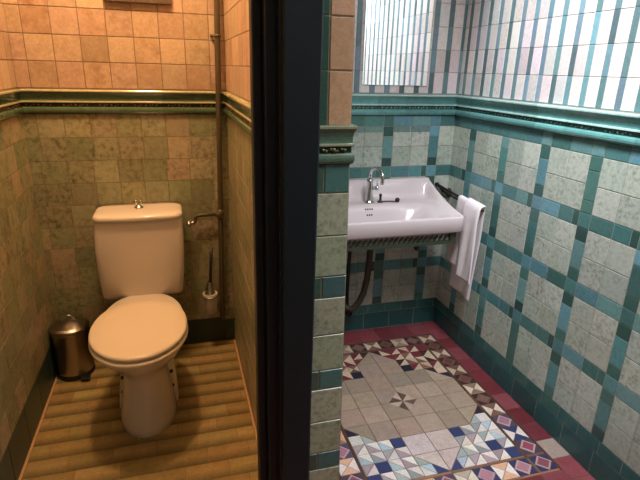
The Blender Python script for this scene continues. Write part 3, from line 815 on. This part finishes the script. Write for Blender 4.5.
# ------------------------------------------------------------------ towel rail and towel
rail = thing('towel_rail', 'dark bronze double towel rail on the right wall beside the washbasin', 'towel rail', (XR, 2.06, .80))
mb = MB(); mb.tube([(1.297, 2.285, .824), (1.297, 1.845, .797)], .0065, 12); mb.build('bar', M['bronze'], rail)
mb = MB(); mb.tube([(1.335, 2.285, .788), (1.335, 1.96, .768)], .006, 12); mb.build('bar', M['bronze'], rail)
for yy, dz in ((2.272, 0), (2.02, -.016)):
    mb = MB(); mb.tube([(1.297, yy, .823+dz), (1.315, yy, .808+dz), (1.335, yy, .787+dz), (XR-.012, yy, .775+dz), (XR, yy, .775+dz)], [.008, .007, .009, .011, .011], 12)
    mb.sphere((1.297, yy, .823+dz), .0115, 12, 8); mb.tube([(XR-.008, yy, .775+dz), (XR, yy, .775+dz)], .024, 18); mb.build('arm', M['bronze'], rail)
tw = thing('towel', 'white folded hand towel hung over the dark rail beside the washbasin', 'towel', (1.3, 1.95, .34))
def towel_panel(path, ya, yb_, thick, seed, yshift=0.):
    """cloth following path in x/z, from ya to yb_, with soft folds"""
    mb = MB(); P = [Vector((p[0], p[1])) for p in path]
    fine = []
    for a, b2 in zip(P, P[1:]):
        k = max(1, int((b2-a).length/.012))
        for i in range(k): fine.append(a+(b2-a)*i/k)
    fine.append(P[-1]); n = 22
    def nrm(i):
        t = (fine[min(i+1, len(fine)-1)]-fine[max(i-1, 0)]).normalized(); return Vector((-t.y, t.x))
    rings = []
    for i, p in enumerate(fine):
        nn = nrm(i); ring = []
        dz = max(0, .82-p.y)
        for side in (1, -1):
            for k in range(n+1):
                t = k/n if side == 1 else 1-k/n
                wv = .005*dz/.4*math.sin(t*7+seed)+.002*math.sin(t*13+p.y*14+seed)*min(1, dz*6)
                e = min(t, 1-t); th = thick*min(1, .35+e*14)
                q = p+nn*(th/2*side+wv)
                y = ya+(yb_-ya)*t+yshift*dz
                ring.append((q.x, y, q.y+.002-.0614*(2.285-y)))
        rings.append(ring)
    mb.loft(rings); return mb
arc = [(1.297+.0115*math.cos(a), .822+.0115*math.sin(a)) for a in [PI*k/10 for k in range(11)]]
# room side short flap folded narrow, wall side long flap
mb = towel_panel([(1.326, .345), (1.322, .5), (1.315, .7)]+arc+[(1.283, .78), (1.276, .6), (1.273, .50)], 1.85, 2.04, .008, 1.3, .10)
mb.build('cloth', M['towel'], tw)
mb = towel_panel([(1.266, .470), (1.266, .6), (1.271, .78), (1.2765, .822), (1.284, .837), (1.297, .8425), (1.307, .839)], 1.842, 1.965, .009, 2.1, -.05)
mb.build('folded_layer', M['towel'], tw)

# ------------------------------------------------------------------ lights
def area(name, loc, size, power, col, rot=(0, 0, 0), sy=None):
    l = bpy.data.lights.new(name, 'AREA'); l.size = size; l.energy = power; l.color = col
    if sy: l.shape = 'RECTANGLE'; l.size_y = sy
    o = bpy.data.objects.new(name, l); C.objects.link(o); o.location = loc; o.rotation_euler = rot; return o
l = bpy.data.lights.new('stall_lamp', 'POINT'); l.energy = 46; l.color = (1, .61, .30); l.shadow_soft_size = .05
o = bpy.data.objects.new('stall_lamp', l); C.objects.link(o); o.location = (-.16, 1.85, 2.3)
l = bpy.data.lights.new('washroom_downlight', 'SPOT'); l.energy = 122; l.color = (.9, .96, 1.0); l.spot_size = math.radians(108); l.spot_blend = 1; l.shadow_soft_size = .16
o = bpy.data.objects.new('washroom_downlight', l); C.objects.link(o); o.location = (.84, .9, 2.27)
o.rotation_euler = (Vector((1.36, 1.02, 1.0))-Vector(o.location)).to_track_quat('-Z', 'Y').to_euler()
l = bpy.data.lights.new('wall_fill_spot', 'SPOT'); l.energy = 85; l.color = (.92, .97, 1.0); l.spot_size = math.radians(62); l.spot_blend = 1; l.shadow_soft_size = .1  # added spot without a fixture, brightens the upper right wall
o = bpy.data.objects.new('wall_fill_spot', l); C.objects.link(o); o.location = (.86, 1.62, 2.44)
o.rotation_euler = (Vector((1.377, 1.7, 1.72))-Vector(o.location)).to_track_quat('-Z', 'Y').to_euler()
area('washroom_fill', (.75, .9, 2.44), .3, 2, (.95, .98, 1.0))  # added weak ambient fill beside the downlight, no second fixture
area('anteroom_fill', (1.0, .5, 2.44), .4, 17, (.97, .98, 1))  # added fill light for the partition end and door frame, not a known lamp
wd = bpy.data.worlds.new('world'); bpy.context.scene.world = wd; wd.use_nodes = True
wd.node_tree.nodes['Background'].inputs['Color'].default_value = (.6, .65, .7, 1); wd.node_tree.nodes['Background'].inputs['Strength'].default_value = .05

# ------------------------------------------------------------------ camera
f, yw, pt, rl = 495.757, .285949, -.332813, .02656
fw = Vector((math.sin(yw)*math.cos(pt), math.cos(yw)*math.cos(pt), math.sin(pt)))
r_ = Vector((math.cos(yw), -math.sin(yw), 0)); u_ = r_.cross(fw)
r2 = r_*math.cos(rl)+u_*math.sin(rl); u2 = -r_*math.sin(rl)+u_*math.cos(rl)
cam = bpy.data.cameras.new('camera'); co = bpy.data.objects.new('camera', cam); C.objects.link(co)
Mx = Matrix((r2, u2, -fw)).transposed().to_4x4(); Mx.translation = Vector((0, 0, 1.378)); co.matrix_world = Mx
cam.sensor_width = 36; cam.lens = 36*f/640; cam.clip_start = .02
S = bpy.context.scene; S.camera = co
S.view_settings.view_transform = 'Standard'; S.view_settings.look = 'None'; S.view_settings.gamma = 1; S.view_settings.exposure = 0
S.view_settings.use_curve_mapping = False
